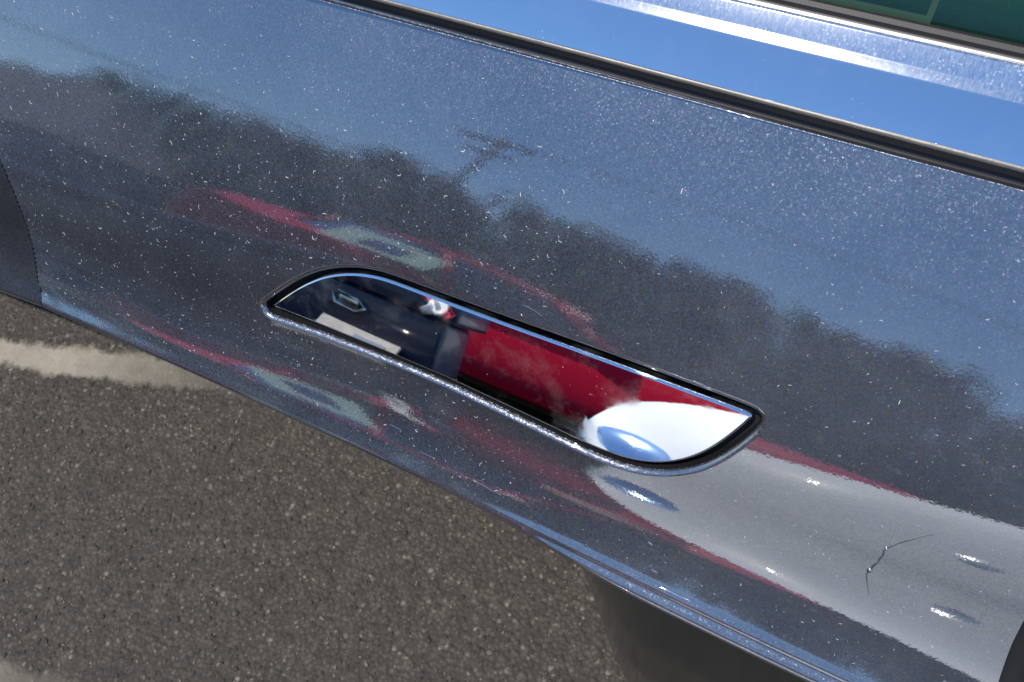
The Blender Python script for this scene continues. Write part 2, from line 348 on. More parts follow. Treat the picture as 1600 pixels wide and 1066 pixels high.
LG=np.array([(-.415,0),(-.385,.04),(-.356,.09),(-.3342,.1327),(-.3253,.1585),(-.3214,.183),(-.318,.2078),(-.3146,.2197),(-.312,.30)])
RG=np.array([(.2262,0),(.2270,.08),(.229,.13),(.2313,.157),(.2333,.1721),(.2369,.1914),(.2415,.21),(.244,.2197),(.252,.30)])
LG=catmull(LG,8)
lgx=lambda s:np.interp(s,LG[:,1],LG[:,0]); rgx=lambda s:np.interp(s,RG[:,1],RG[:,0])
def extra(p3,x,s):
    """front wing falls away from the shut line"""
    d=np.clip(lgx(s)-x,0,None); p3[:,1]+=-.05*d; p3[:,0]+=0; return p3
def skin_points(u):
    x,s=u[:,0],u[:,1]; p=SKIN.P(x,s); n=SKIN.N(x,s)
    near=(x>-.16)&(x<.14)&(s>.1)&(s<.18)
    if near.any():
        k=np.where(near)[0]; d,v=dist_poly(u[k],hole); ins=inside(u[k],hole); d[ins]=0
        d=np.clip(d,0,RR); q=(RR-d)/RR; sink=RR-np.sqrt(np.maximum(RR**2-(RR-d)**2,0))
        ts=SKIN.P(x[k],s[k]+.001)-SKIN.P(x[k],s[k]); ts/=np.linalg.norm(ts,axis=1,keepdims=True)
        tx=np.cross(ts,n[k]); tx/=np.linalg.norm(tx,axis=1,keepdims=True); tx*=np.sign(tx[:,:1])
        w3=-(v[:,:1]*tx+v[:,1:]*ts)
        p[k]-=n[k]*sink[:,None]
        c=np.sqrt(np.maximum(1-q*q,0)); n[k]=n[k]*c[:,None]+w3*q[:,None]
    return p,n
def tilt(P):
    P=np.array(P,float); P[:,1]-=.015*(.2-np.maximum(P[:,0],-.6))*np.clip(1-(P[:,1]-.0035)/.04,0,1); return P
# grid + constraint loops
srow=np.concatenate([[.0035,.0042],np.arange(.006,.2145,.003),np.arange(.2155,.2385,.0006),[.242,.248,.256,.27,.285]])
xs=np.concatenate([np.arange(-2.6,-.63,.06),np.arange(-.62,.30,.006),np.arange(.31,1.21,.03)])
pts=[(x,s) for s in srow for x in xs]
pts=np.array(pts)
near=(pts[:,0]>-.17)&(pts[:,0]<.15)&(pts[:,1]>.10)&(pts[:,1]<.182)
dd=np.ones(len(pts)); k=np.where(near)[0]; d_,_=dist_poly(pts[k],hole); d_[inside(pts[k],hole)]=0; dd[k]=d_
pts=pts[dd>RR+.0018]
ll=np.abs(pts[:,0]-lgx(pts[:,1])); rl=np.abs(pts[:,0]-(rgx(pts[:,1])+.005)); pts=pts[(ll>.002)&(rl>.0075)]
pts=tilt(pts); V2=[tuple(p) for p in pts]; E2=[]
def add_loop(P,closed=True):
    P=tilt(P)
    b=len(V2); V2.extend([tuple(p) for p in P]); n=len(P)
    E2.extend([(b+i,b+(i+1)%n) for i in range(n if closed else n-1)])
for d in (0,.00015,.0005,.0010,.0017,.0025,RR,RR+.0007): add_loop(hole if d==0 else densify(offset_out(hole,d),.0016))
ls=np.unique(np.concatenate([srow]))
for off,fn in ((-.0007,lgx),(.0007,lgx),(0,rgx),(.010,rgx)): add_loop(np.array([(fn(s)+off,s) for s in ls]),False)
ov,oe,of,_,_,_=delaunay_2d_cdt([Vector(p) for p in V2],E2,[],0,1e-7)
ov=np.array([tuple(p) for p in ov]); of=np.array(of); cen=ov[of].mean(1)
nearf=(cen[:,0]>-.17)&(cen[:,0]<.15)&(cen[:,1]>.1)&(cen[:,1]<.182); inh=np.zeros(len(cen),bool); inh[nearf]=inside(cen[nearf],hole)
L=cen[:,0]-lgx(cen[:,1]); Rr=cen[:,0]-rgx(cen[:,1])
p3,n3=skin_points(ov)
# shut-line edges roll in a little so they catch light
def build_panel(name,keep,extra_fn=None):
    f=of[keep]; u,inv=np.unique(f,return_inverse=True); f=inv.reshape(f.shape); P=p3[u].copy(); N=n3[u].copy()
    if extra_fn:
        P=extra_fn(P,ov[u,0],ov[u,1]); d=np.clip(lgx(ov[u,1])-ov[u,0],0,None); N[:,0]+=.04; N[:,2]-=.22; N/=np.linalg.norm(N,axis=1,keepdims=True)
    # orient
    fn=np.cross(P[f[:,1]]-P[f[:,0]],P[f[:,2]]-P[f[:,0]]); flip=(fn*N[f].mean(1)).sum(1)<0; f[flip]=f[flip][:,::-1]
    return mesh(name,P,f,M['paint'],car,normals=N)
door=build_panel('door',(~inh)&(L>0)&(Rr<0))
wing=build_panel('front_wing',L<-.0005,extra)
quarter=build_panel('rear_quarter_panel',Rr>.009)
def strip(name,uvs,depths,mat,parent,normal_off=None):
    """ribbon hung between successive offsets of a path in (x,s); depths = (du perpendicular, depth below skin)"""
    P=[];n=len(uvs)
    t=np.gradient(uvs,axis=0); t/=np.linalg.norm(t,axis=1,keepdims=True); pr=np.stack([t[:,1],-t[:,0]],1)
    for du,dz in depths:
        q=uvs+pr*du; P.append(SKIN.P(q[:,0],q[:,1])-SKIN.N(q[:,0],q[:,1])*dz)
    V=np.concatenate(P); F=[(r*n+i,r*n+i+1,(r+1)*n+i+1,(r+1)*n+i) for r in range(len(depths)-1) for i in range(n-1)]
    return mesh(name,V,F,mat,parent)
strip('door_seal',np.array([(lgx(s),s) for s in np.linspace(0,.29,80)]),[(-.004,.0025),(0,.004),(.004,.0025)],M['black'],car)
strip('door_seal',np.array([(rgx(s)+.005,s) for s in np.linspace(0,.29,80)]),[(-.011,.003),(-.0045,.006),(0,.008),(.0045,.006),(.011,.003)],M['black'],car)
# recess of the handle: side wall and floor
hn=len(hole); N0=SKIN.N(hole[:,0],hole[:,1]); P0=SKIN.P(hole[:,0],hole[:,1])
rings=[P0-N0*(RR-.0001),P0-N0*.009]; cent=(P0-N0*.010).mean(0)
V=np.concatenate(rings+[cent[None]]); F=[(i,(i+1)%hn,hn+(i+1)%hn,hn+i) for i in range(hn)]+[(hn+i,hn+(i+1)%hn,2*hn) for i in range(hn)]
mesh('handle_recess',V,F,M['black'],door,smooth=False)
# chrome handle
EH=31.0; xa,xb=-.139,.113; sc0=.1385
sa=SKIN.P(np.array([-.11,.1]),np.array([sc0,sc0])); 
def handle_frame(x,s,d):
    """point and normal of the face of the handle at (x,s); d=distance from its outline"""
    t=(x-(-.11))/.21; bx=sa[0]*(1-t)[:,None]+sa[1]*t[:,None]
    u=s-sc0; e=EH+HK*u/.022+HT*np.clip((-.02-x)/.10,0,1.5)
    bow=HB_*((x+.0)/.12)**2
    er=np.radians(EH+HT*np.clip((-.02-x)/.10,0,1.5)); k=np.radians(HK)/.022
    p=np.stack([x,bx[:,1]-u*np.sin(er)-k*u*u*.5*np.cos(er),bx[:,2]-u*np.cos(er)+k*u*u*.5*np.sin(er)],1)
    p[:,1]+=bow+HIN
    n=np.stack([2*HB_*x/.12**2*1.0,-np.cos(np.radians(e)),np.sin(np.radians(e))],1); n/=np.linalg.norm(n,axis=1,keepdims=True)
    return p,n
HK=-1.2; HT=0.0; HB_=.0008; HIN=.0014
BW=.0013
prof=[(0,.0042,1),(0,.0016,1),(.00012,.0010,.92),(.00035,.0006,.75),(.0007,.00028,.5),(.0011,.0001,.42),(BW,.00003,.3),(BW+.0002,0,0)]
V=[];N=[];n=len(oc); F=[]
rings=[offset(oc,-d) if d else oc for d,_,_ in prof]
for (d,dep,q),Rg in zip(prof,rings):
    p,nn=handle_frame(Rg[:,0],Rg[:,1],d)
    t=np.roll(Rg,-1,0)-np.roll(Rg,1,0); t/=np.linalg.norm(t,axis=1,keepdims=True); o2=np.stack([t[:,1],-t[:,0]],1)
    ex=np.array([1.,0,0])[None]; ts=np.cross(ex,nn); ts*=-np.sign(ts[:,2:3])
    out3=o2[:,:1]*ex+o2[:,1:]*ts
    V.append(p-nn*dep); N.append(nn*math.sqrt(1-q*q)+out3*q)
for r in range(len(prof)-1):
    F+= [(r*n+i,r*n+(i+1)%n,(r+1)*n+(i+1)%n,(r+1)*n+i) for i in range(n)]
# face interior: CDT
inn=rings[-1]; gx=np.arange(-.14,.115,.004); gs=np.arange(.112,.166,.003); G=np.array([(x,s) for x in gx for s in gs]); G=G[inside(G,inn)]; d,_=dist_poly(G,inn); G=G[d>.0012]
vv=[Vector(p) for p in inn]+[Vector(p) for p in G]; o2v,_,o2f,_,_,_=delaunay_2d_cdt(vv,[(i,(i+1)%n) for i in range(n)],[],1,1e-7)
o2v=np.array([tuple(p) for p in o2v]); pf,nf=handle_frame(o2v[:,0],o2v[:,1],0); base=n*len(prof)
V=np.concatenate(V+[pf]); N=np.concatenate(N+[nf]); N/=np.linalg.norm(N,axis=1,keepdims=True)
F+= [tuple(base+i for i in f) for f in o2f]
FF=[]
for f in F:
    a,b,c=V[f[0]],V[f[1]],V[f[2]]; nn=np.cross(b-a,c-a); FF.append(f if (nn*N[list(f)].mean(0)).sum()>=0 else f[::-1])
handle=mesh('door_handle',V,FF,M['chrome'],door,normals=N)
# --- extruded trims along the belt line. profile: list of (length mm, elevation deg) walked UP from a start point
def profile(start,segs,step=.0004):
    y,z=start; pts=[(y,z)]; es=[segs[0][1]]
    for L_,e0,e1 in segs:
        k=max(2,int(L_/1000/step)); 
        for i in range(k):
            e=math.radians(e0+(e1-e0)*(i+.5)/k); y+=math.sin(e)*L_/1000/k; z+=math.cos(e)*L_/1000/k
            pts.append((y,z)); es.append(e0+(e1-e0)*(i+1)/k)
    return np.array(pts),np.array(es)
def extrude(name,pts,es,mat,parent,x0=-2.6,x1=1.2,nx=100,vb=None,closed_back=None):
    X=np.linspace(x0,x1,nx); k=len(pts); V=[(x,y,z+.0125*(.2-max(x,-.6))) for x in X for y,z in pts]
    F=[(i*k+j,(i+1)*k+j,(i+1)*k+j+1,i*k+j+1) for i in range(nx-1) for j in range(k-1)]
    N=[(0,-math.cos(math.radians(e)),math.sin(math.radians(e))) for x in X for e in es] if es is not None else None
    uv=[((x-x0),(vb[j] if vb is not None else j/k)) for x in X for j in range(k)]
    return mesh(name,V,F,mat,parent,normals=N,uv=uv,smooth=es is not None)
TY,TZ=[float(v) for v in SKIN.P(np.array([.1]),np.array([.0035]))[0][1:]]
# inner return of the door skin, black seal, chrome trim
p,e=profile((TY,TZ),[(.5,48,110),(4,110,110)]); extrude('door_top_return',p,e,M['paint'],door)
extrude('belt_seal',[(TY+.0012,TZ-.004),(TY+.0045,TZ+.0005),(TY+.0062,TZ+.006),(TY+.0075,TZ+.010)],None,M['black'],car)
p,e=profile((TY+.0024,TZ+.0050),[(.5,-50,10),(1.3,10,62),(.6,62,120)]); extrude('trim_lip',p,e,M['lip'],car)
ts=(p[-1][0]-.0002,p[-1][1]-.0004)
segs=[(.5,-60,0),(.4,0,42),(16.5,40,47),(1.0,47,58.3),(2.6,58.3,60.7),(.8,60.7,52),(6.2,51,53),(1.2,53,90),(1.2,90,150)]
p,e=profile(ts,segs); cum=np.concatenate([[0],np.cumsum(np.linalg.norm(np.diff(p,axis=0),axis=1))])
vb=np.interp(cum*1000,[0,17.4,18.8,40],[0,0,1,1])
trim=extrude('window_trim',p,e,M['trim'],car,vb=vb)
ty,tz=p[-1]
p2,e2=profile((ty-.0002,tz-.0005),[(1.2,-10,60),(1.4,60,110),(1.0,110,160)]); extrude('trim_bead',p2,e2,M['bead'],car)
by,bz=p2[-1]
extrude('sun_leak_sheet',[(TY+.0035,TZ-.004),(TY+.012,TZ-.01),(TY+.05,.5),(TY+.2,.2)],None,M['black'],car)  # unseen sheet added to stop sun leaking through the hollow door
extrude('inner_closing_strip',[(TY+.0085,TZ+.003),(TY+.012,TZ-.0105),(TY+.045,TZ-.03)],None,M['black'],car)
extrude('glass_seal',[(by-.0004,bz-.001),(by+.0006,bz+.0014),(by+.0022,bz+.0022),(by+.0040,bz+.0018),(by+.0046,bz-.004)],None,M['black'],car)
g0=(by+.0034,bz-.01); ge=math.radians(33)
gl=extrude('window_glass',[g0,(g0[0]+.34*math.sin(ge),g0[1]+.34*math.cos(ge))],None,M['glass'],car)
# cabin side seen through the glass
cy,cz=by+.008,bz-.004
extrude('inner_belt_seal',[(cy-.002,cz-.014),(cy,cz-.007),(cy+.003,cz-.006),(cy+.008,cz-.006),(cy+.010,cz-.012)],None,M['cabin_dark'],car)
def sill(name,x0,x1,dy,dz,mat):
    extrude(name,[(cy+.009+dy,cz-.02+dz),(cy+.009+dy,cz+.000+dz),(cy+.0102+dy,cz+.0014+dz),(cy+.012+dy,cz+.0014+dz),(cy+.022+dy,cz-.002+dz)],None,mat,car,x0,x1,12)
sill('inner_sill',-2.6,.118,0,.0185,M['grass_cloth']); sill('inner_sill',.120,.190,0,.0145,M['grass_cloth'])
# sill lips, highlight lines put in as pale strips
for a,b,dz in ((-2.6,.118,.0205),(.120,.190,.0165)):
    p,e=profile((cy+.0092,cz+dz-.0005),[(1.6,10,90),(1.6,90,170)]); extrude('sill_highlight_lip',p,e,M['cabin_edge'],car,a,b,14)
pd,ed=profile((cy+.024,cz+.012),[(5,70,70),(16,70,20),(14,20,70),(140,70,58)]); extrude('inner_door_card',pd,ed,M['grass_cloth'],car)
for i in range(9):
    x=.155+.0135*i; t=.030; q=(cy+.022+.055,cz+.043)
    bm=bmesh.new(); bmesh.ops.create_uvsphere(bm,u_segments=8,v_segments=5,radius=.0016,matrix=Matrix.Translation((x,q[0]+.004*(i%2),q[1]+.0015*(i%2)))); bm_obj('trim_clip',bm,M['black'],car,True)
box('cabin_floor',(-2.6,.16,.25),(1.2,1.6,.3),M['cabin_dark'],car)
box('far_cabin_wall',(-2.6,1.55,.3),(1.2,1.6,1.1),M['cabin_dark'],car)
# lower body side
def sst(t): t=np.clip(t,0,1); return t*t*(3-2*t)
X=np.concatenate([np.linspace(-2.6,-.5,20),np.linspace(-.45,1.2,100)]); Z=np.concatenate([np.linspace(.772,.60,14),np.linspace(.58,.20,18),[.18]])
yl=np.interp(Z,[.18,.2,.3,.55,.772],[.30,.16,.115,.07,.0]); yr=np.interp(Z,[.18,.2,.3,.5,.6,.70,.772],[.2,-.045,-.062,-.064,-.058,-.046,-.030])
ww=sst((X+.09)/.2)
V=[];
for x,wv in zip(X,ww):
    for z,a,b in zip(Z,yl,yr): V.append((x,a*(1-wv)+b*wv,z))
k=len(Z); F=[(i*k+j,i*k+j+1,(i+1)*k+j+1,(i+1)*k+j) for i in range(len(X)-1) for j in range(k-1)]
mesh('lower_body_side',V,F,M['sill'],car)
box('underbody',(-2.6,.29,.14),(1.2,1.7,.19),M['black'],car)
# --- crack in the paint, dust
def S1(x,s): return SKIN.P(np.array([x]),np.array([s]))[0],SKIN.N(np.array([x]),np.array([s]))[0]
crk=np.array([(.1892,.133),(.1827,.1407),(.1774,.1493),(.1775,.1542),(.1762,.1635),(.1758,.1658),(.1776,.1708),(.1804,.177)])
rng=np.random.default_rng(4)
cr=catmull(crk,7); cr+=rng.normal(0,.00016,cr.shape); bmV=[];bmF=[]
def ribbon(path,wid,lift,V,F):
    t=np.gradient(path,axis=0); t/=np.maximum(np.linalg.norm(t,axis=1,keepdims=True),1e-9); pr=np.stack([t[:,1],-t[:,0]],1)
    b=len(V); n=len(path)
    a=path+pr*wid[:,None]; c=path-pr*wid[:,None]
    A=SKIN.P(a[:,0],a[:,1])+SKIN.N(a[:,0],a[:,1])*.00002; C_=SKIN.P(c[:,0],c[:,1])+SKIN.N(c[:,0],c[:,1])*.00002; Mi=SKIN.P(path[:,0],path[:,1])+SKIN.N(path[:,0],path[:,1])*lift
    for q in (A,Mi,C_): V.extend([tuple(v) for v in q])
    for r in range(2):
        for i in range(n-1): F.append((b+r*n+i,b+r*n+i+1,b+(r+1)*n+i+1,b+(r+1)*n+i))
cw=np.interp(np.linspace(0,1,len(cr)),[0,.3,.5,.7,1],[.00008,.00028,.0004,.0003,.00006])*rng.uniform(.5,1.3,len(cr))
ribbon(cr,cw,.00006,bmV,bmF); mesh('paint_crack',bmV,bmF,M['cabin_dark'],door)
for (x,s,r) in ((.1774,.1493,.0009),(.1762,.1640,.0012)):
    P_,N_=S1(x,s); bm=bmesh.new(); bmesh.ops.create_icosphere(bm,subdivisions=2,radius=r)
    for v in bm.verts:
        v.co*=random.Random(hash((round(v.co.x,5),round(v.co.y,5)))%999).uniform(.6,1.25); v.co=Vector(P_)+v.co-Vector(N_)*Vector(N_).dot(v.co)*.6
    bm_obj('paint_chip',bm,M['silver'],door,True)
# crescent shaped dust marks
V=[];F=[]
def add_marks(cnt,x0,x1,s0,s1,smin,smax,seed):
    rg=np.random.default_rng(seed); c=0
    while c<cnt:
        x=rg.uniform(x0,x1); s=rg.uniform(s0,s1); q=np.array([[x,s]])
        if -.16<x<.135 and .10<s<.175 and (inside(q,hole)[0] or dist_poly(q,hole)[0][0]<.004): continue
        if abs(x-lgx(s))<.003 or x>rgx(s)-.003: continue
        L_=smin*(smax/smin)**(rg.random()**1.8); a0=rg.uniform(-.9,.9)+math.pi*.5; 
        typ=rg.random()
        if typ<.5:
            th=np.linspace(a0-rg.uniform(.5,1.3),a0+rg.uniform(.3,1.4),7); pa=np.stack([x+L_*np.cos(th),s+L_*np.sin(th)],1)
        elif typ<.8:
            a=rg.uniform(0,math.pi*2); t=np.linspace(-1,1,5); b=rg.normal(0,.5)
            pa=np.stack([x+L_*(t*math.cos(a)-b*t*t*math.sin(a)),s+L_*(t*math.sin(a)+b*t*t*math.cos(a))],1)
        else:
            t=np.linspace(-.3,.3,3); pa=np.stack([x+L_*t,s+L_*t*rg.normal()],1)
        n_=len(pa); wd=np.sin(np.linspace(.25,math.pi-.25,n_))*L_*rg.uniform(.06,.13)+.00003
        if typ>=.8: wd=wd*2
        ribbon(pa,wd,L_*.08,V,F); c+=1
add_marks(2600,-.42,.26,.006,.218,.00016,.0007,1)
add_marks(1100,-.42,.02,.03,.216,.00028,.0013,2)
add_marks(90,-.34,.24,.02,.214,.0006,.0013,5)
dm=mesh('dust_marks',V,F,M['dustm'],door); dm['kind']='stuff'
# long bright scratches below the handle
for (x0,s0,x1,s1,wd) in ((-.0375,.2085,-.028,.2086,.00022),(-.004,.2105,.012,.2118,.00028),(-.058,.2010,-.050,.2012,.0003),(.10,.2195,.116,.2195,.0003),(.149,.2225,.157,.2225,.00035),(.0880,.1995,.0905,.2005,.0005),(.0935,.2130,.097,.2132,.0004),(.085,.1075,.094,.1085,.0004),(.006,.1025,.016,.1045,.0005)):
    V=[];F=[]; t=np.linspace(0,1,9); pa=np.stack([x0+(x1-x0)*t,s0+(s1-s0)*t+rng.normal(0,.00012,9)],1); ribbon(pa,np.sin(np.linspace(.2,2.94,9))*wd,.00008,V,F); mesh('scratch',V,F,M['silver'],door)
# ================================================================== GROUND
G=60
gx=np.array([-400,-60,-8,-1.8,.6,8,60,400.]); 
V=[(x,y,0) for x in gx for y in gx]; F=[(i*8+j,(i+1)*8+j,(i+1)*8+j+1,i*8+j+1) for i in range(7) for j in range(7)]
g=mesh('ground',V,F,M['asphalt'],smooth=False); g['kind']='structure'
a=np.array([-1.75,-.19]); b=np.array([-.60,.145]); d=(b-a)/np.linalg.norm(b-a); nn=np.array([-d[1],d[0]])*.047; a=a+np.array([0,.012]); b=b+np.array([0,.012])
V=[(*(a-nn),.004),(*(b-nn),.004),(*(b+nn),.004),(*(a+nn),.004)]
o=mesh('parking_line',V,[(0,1,2,3)],M['line'],uv=[(0,0),(1,0),(1,1),(0,1)],smooth=False); o['kind']='structure'
for a,b in (((-1.6,-.71),(-.55,-.40)),):  # added pale strip stands in for the bright lower-left corner
    a=np.array(a)+[0,.03]; b=np.array(b)+[0,.03]; d=(b-a)/np.linalg.norm(b-a); nn=np.array([-d[1],d[0]])*.045
    o=mesh('parking_line',[(*(a-nn),.004),(*(b-nn),.004),(*(b+nn),.004),(*(a+nn),.004)],[(0,1,2,3)],M['line'],uv=[(0,0),(1,0),(1,1),(0,1)],smooth=False); o['kind']='structure'
def chips(name,n,mat,seed,smin,smax,reg=(-1.5,.35,-.75,.45)):
    rg=np.random.default_rng(seed); ico=bmesh.new(); bmesh.ops.create_icosphere(ico,subdivisions=1,radius=1); B=np.array([v.co for v in ico.verts]); Fi=np.array([[v.index for v in f.verts] for f in ico.faces]); ico.free()
    B=B[None]*rg.uniform(.65,1.2,(n,len(B),1)); r=smin*(smax/smin)**(rg.random(n)**2); an=rg.uniform(0,6.28,n)
    B=B*r[:,None,None]*np.stack([rg.uniform(.7,1.4,n),rg.uniform(.6,1,n),rg.uniform(.35,.6,n)],1)[:,None]
    c,s=np.cos(an)[:,None],np.sin(an)[:,None]; Bx=B[...,0]*c-B[...,1]*s; By=B[...,0]*s+B[...,1]*c
    x=rg.uniform(reg[0],reg[1],n)[:,None]; y=rg.uniform(reg[2],reg[3],n)[:,None]
    V=np.stack([Bx+x,By+y,B[...,2]+(r*.12)[:,None]],-1).reshape(-1,3); F=(Fi[None]+(np.arange(n)*12)[:,None,None]).reshape(-1,3)
    me=bpy.data.meshes.new(name); me.vertices.add(len(V)); me.vertices.foreach_set('co',V.ravel()); me.loops.add(F.size); me.loops.foreach_set('vertex_index',F.ravel().astype(np.int32)); me.polygons.add(len(F)); me.polygons.foreach_set('loop_start',np.arange(0,F.size,3,dtype=np.int32)); me.polygons.foreach_set('loop_total',np.full(len(F),3,dtype=np.int32)); me.update(calc_edges=True); me.validate()
    o=link(name,me,mat,None,False); o['kind']='stuff'; return o
chips('pale_gravel',9000,M['chipA'],11,.0013,.0042); chips('dark_gravel',9000,M['chipB'],12,.0015,.0045)
# ================================================================== OTHER THINGS (seen mirrored in paint and chrome)
def wheel(parent,x,y,r,side):
    wo_=bpy.data.objects.new('wheel',None); COL.objects.link(wo_); wo_.parent=parent; wo_.location=(x,y,r)
    bm=bmesh.new(); n=36; pr=[(r*.62,-.1),(r*.9,-.105),(r*.985,-.08),(r,-.04),(r,.04),(r*.985,.08),(r*.9,.105),(r*.62,.1)]
    rg=[[bm.verts.new((R_*math.cos(2*math.pi*k/n),w_,R_*math.sin(2*math.pi*k/n))) for R_,w_ in pr] for k in range(n)]
    for k in range(n):
        for j in range(len(pr)-1): bm.faces.new((rg[k][j],rg[k][j+1],rg[(k+1)%n][j+1],rg[(k+1)%n][j]))
    bm_obj('tyre',bm,M['tyre'],wo_,True)
    bm=bmesh.new(); rr=r*.62
    for k in range(n):
        a0,a1=2*math.pi*k/n,2*math.pi*(k+1)/n
        q=[bm.verts.new((c_*math.cos(a_),side*w_,c_*math.sin(a_))) for c_,w_,a_ in ((rr,.1,a0),(rr,.1,a1),(rr*.9,.075,a1),(rr*.9,.075,a0))]; bm.faces.new(q)
        q=[bm.verts.new((c_*math.cos(a_),side*w_,c_*math.sin(a_))) for c_,w_,a_ in ((rr*.9,.075,a0),(rr*.9,.075,a1),(rr*.9,-.05,a1),(rr*.9,-.05,a0))]; bm.faces.new(q)
    for k in range(5):
        a_=2*math.pi*k/5; m_=Matrix.Rotation(-a_,4,'Y')
        r_=bmesh.ops.create_cube(bm,size=1)
        for v in r_['verts']:
            wd=.035+.03*(v.co.x+.5); v.co=m_@Vector(((v.co.x+.5)*rr*.88+.02,side*(.055+v.co.y*.04),v.co.z*2*wd))
    bmesh.ops.create_cone(bm,segments=16,radius1=.05,radius2=.05,depth=.05,cap_ends=True,matrix=Matrix.Translation((0,side*.06,0))@Matrix.Rotation(math.pi/2,4,'X'))
    bm_obj('rim',bm,M['rim'],wo_,True)
def car_body(root,paint,stations,ynear,width,lean=False,upright=None):
    """stations: (x, z_sill, z_shoulder, z_deck(belt/hood edge), z_roof or None, inset)"""
    yc=ynear-width/2; V=[];F=[];secs=[]
    st=np.array([[s[0],s[1],s[2],s[3],s[4],s[5]] for s in stations],float)
    xs_=np.linspace(st[0,0],st[-1,0],90); A=np.stack([np.interp(xs_,st[:,0],st[:,i]) for i in range(6)],1)
    A[1:-1,1:]=.25*A[:-2,1:]+.5*A[1:-1,1:]+.25*A[2:,1:]
    h=width/2
    prof_n=None
    for x,zs,zsh,zd,crown,ins in A:
        w_=h-ins; ln=lean or (0,)*8
        if upright is not None:
            f_=min(max((x-upright[0])/(upright[1]-upright[0]),0),1); ln=[a_*f_+b_*(1-f_) for a_,b_ in zip(lean,(0,0,.0,.0,.01,.02,.05,.30))]
        half=[(w_-.10,zs),(w_-.01,zs+.06),(w_+.0,zs+.3*(zsh-zs)),(w_-.015,zs+.62*(zsh-zs)),(w_,zsh-.10),(w_-.008,zsh-.03),(w_-.03,zsh),(w_-.07,zsh+.35*(zd-zsh)),(w_-.13,zsh+.7*(zd-zsh)),(w_-.22,zd),(w_*.5,zd+crown*.7),(0,zd+crown)]
        if lean:
            dz=zd-zs; half=[(w_-.10,zs),(w_-.01,zs+.04),(w_+.0,zs+.12*dz),(w_-ln[1],zs+.24*dz),(w_-ln[2],zs+.38*dz),(w_-ln[3],zs+.53*dz),(w_-ln[4],zs+.68*dz),(w_-ln[5],zs+.82*dz),(w_-ln[6],zs+.93*dz),(w_-ln[7],zd),(w_*.3,zd+crown*.7),(0,zd+crown)]
        full=half+[(-a,b) for a,b in half[-2::-1]]; k=len(full); V+= [(x,yc+a,b) for a,b in full]
    n_=len(A); F=[(i*k+j,(i+1)*k+j,(i+1)*k+j+1,i*k+j+1) for i in range(n_-1) for j in range(k-1)]
    F+=[tuple(range(k))[::-1],tuple((n_-1)*k+j for j in range(k))]
    F+=[(i*k,i*k+k-1,(i+1)*k+k-1,(i+1)*k) for i in range(n_-1)]
    o=mesh('body',V,F,paint,root); md=o.modifiers.new('bevel','EDGE_SPLIT'); md.split_angle=rad(50); return o
def greenhouse(root,paint,glass,base,roof,ynear,width,zb,pillars,roofz,inset=.12,top_in=.30):
    """base=(x0,x1) at the belt, roof=(x0,x1); pillars = x fractions"""
    yc=ynear-width/2; hb=width/2-inset; ht=width/2-top_in
    # roof
    nx_=16; V=[];F=[]
    for i in range(nx_+1):
        t=i/nx_; x=roof[0]+(roof[1]-roof[0])*t; z=roofz-.05*(2*t-1)**2
        for a,b in ((ht+.012,-.035),(ht,-.008),(ht*.8,.02),(0,.045),(-ht*.8,.02),(-ht,-.008),(-ht-.012,-.035)): V.append((x,yc+a,z+b))
    F=[(i*7+j,(i+1)*7+j,(i+1)*7+j+1,i*7+j+1) for i in range(nx_) for j in range(6)]
    mesh('roof',V,F,paint,root)
    ze=roofz-.08
    def quad(name,q,mat,inward=0): return mesh(name,q,[(0,1,2,3)],mat,root,smooth=False)
    for sgn in (1,-1):
        fr=pillars
        for a,b in zip(fr,fr[1:]):
            g=.035/(base[1]-base[0])
            def P_(t,top):
                if top: return (roof[0]+(roof[1]-roof[0])*t,yc+sgn*(ht+.004),ze+.04)
                return (base[0]+(base[1]-base[0])*t,yc+sgn*(hb+.002),zb-.01)
            quad('side_window',[P_(a+g,0),P_(b-g,0),P_(b-g,1),P_(a+g,1)],glass)
        for t in fr:
            bm=bmesh.new(); add_tube(bm,[(base[0]+(base[1]-base[0])*t,yc+sgn*(hb-.005),zb-.02),(roof[0]+(roof[1]-roof[0])*t,yc+sgn*(ht-.0),ze+.04)],.04,8,.03); bm_obj('pillar',bm,paint,root,True)
    for nm,xb,xr in (('rear_window',base[0],roof[0]),('windscreen',base[1],roof[1])):
        quad(nm,[(xb,yc-hb+.05,zb-.01),(xb,yc+hb-.05,zb-.01),(xr,yc+ht-.03,ze+.03),(xr,yc-ht+.03,ze+.03)],glass)
    box('cabin_interior',(base[0]+.3,yc-hb+.15,zb-.35),(base[1]-.3,yc+hb-.15,zb-.1),M['gloss_black'],root,.05)
# red car
red=empty('red_car',(-1.3,-4.5,0),'dark red hatchback parked beyond the navy stand-in chest, mirrored in the paint and the handle','car')
red_off=Vector(red.location)
def reparent(root):
    for c in root.children: c.location=Vector(c.location)-Vector(root.location)
rs=[(-3.46,.42,.95,1.30,.0,.14),(-3.40,.32,1.0,1.42,.01,.05),(-3.2,.28,1.02,1.44,.02,.01),(-2.98,.28,1.02,1.34,.02,.0),(-2.62,.27,1.02,1.22,.02,.0),(-2.1,.26,1.03,1.10,.02,0),(-1.6,.26,1.03,1.085,.02,0),(-.8,.26,1.03,1.085,.02,0),(-.2,.26,1.0,1.07,.03,0),(.4,.28,.98,1.04,.05,.01),(.85,.3,.93,.98,.04,.06),(1.0,.36,.8,.85,.03,.16)]
car_body(red,M['red'],rs,-3.45,2.1,(0,.03,.08,.15,.22,.31,.42,.52),(-2.3,-1.6))
greenhouse(red,M['red'],M['car_glass'],(-3.05,-.1),(-2.6,-.95),-3.6,1.84,1.085,[0,.44,.86],1.50)
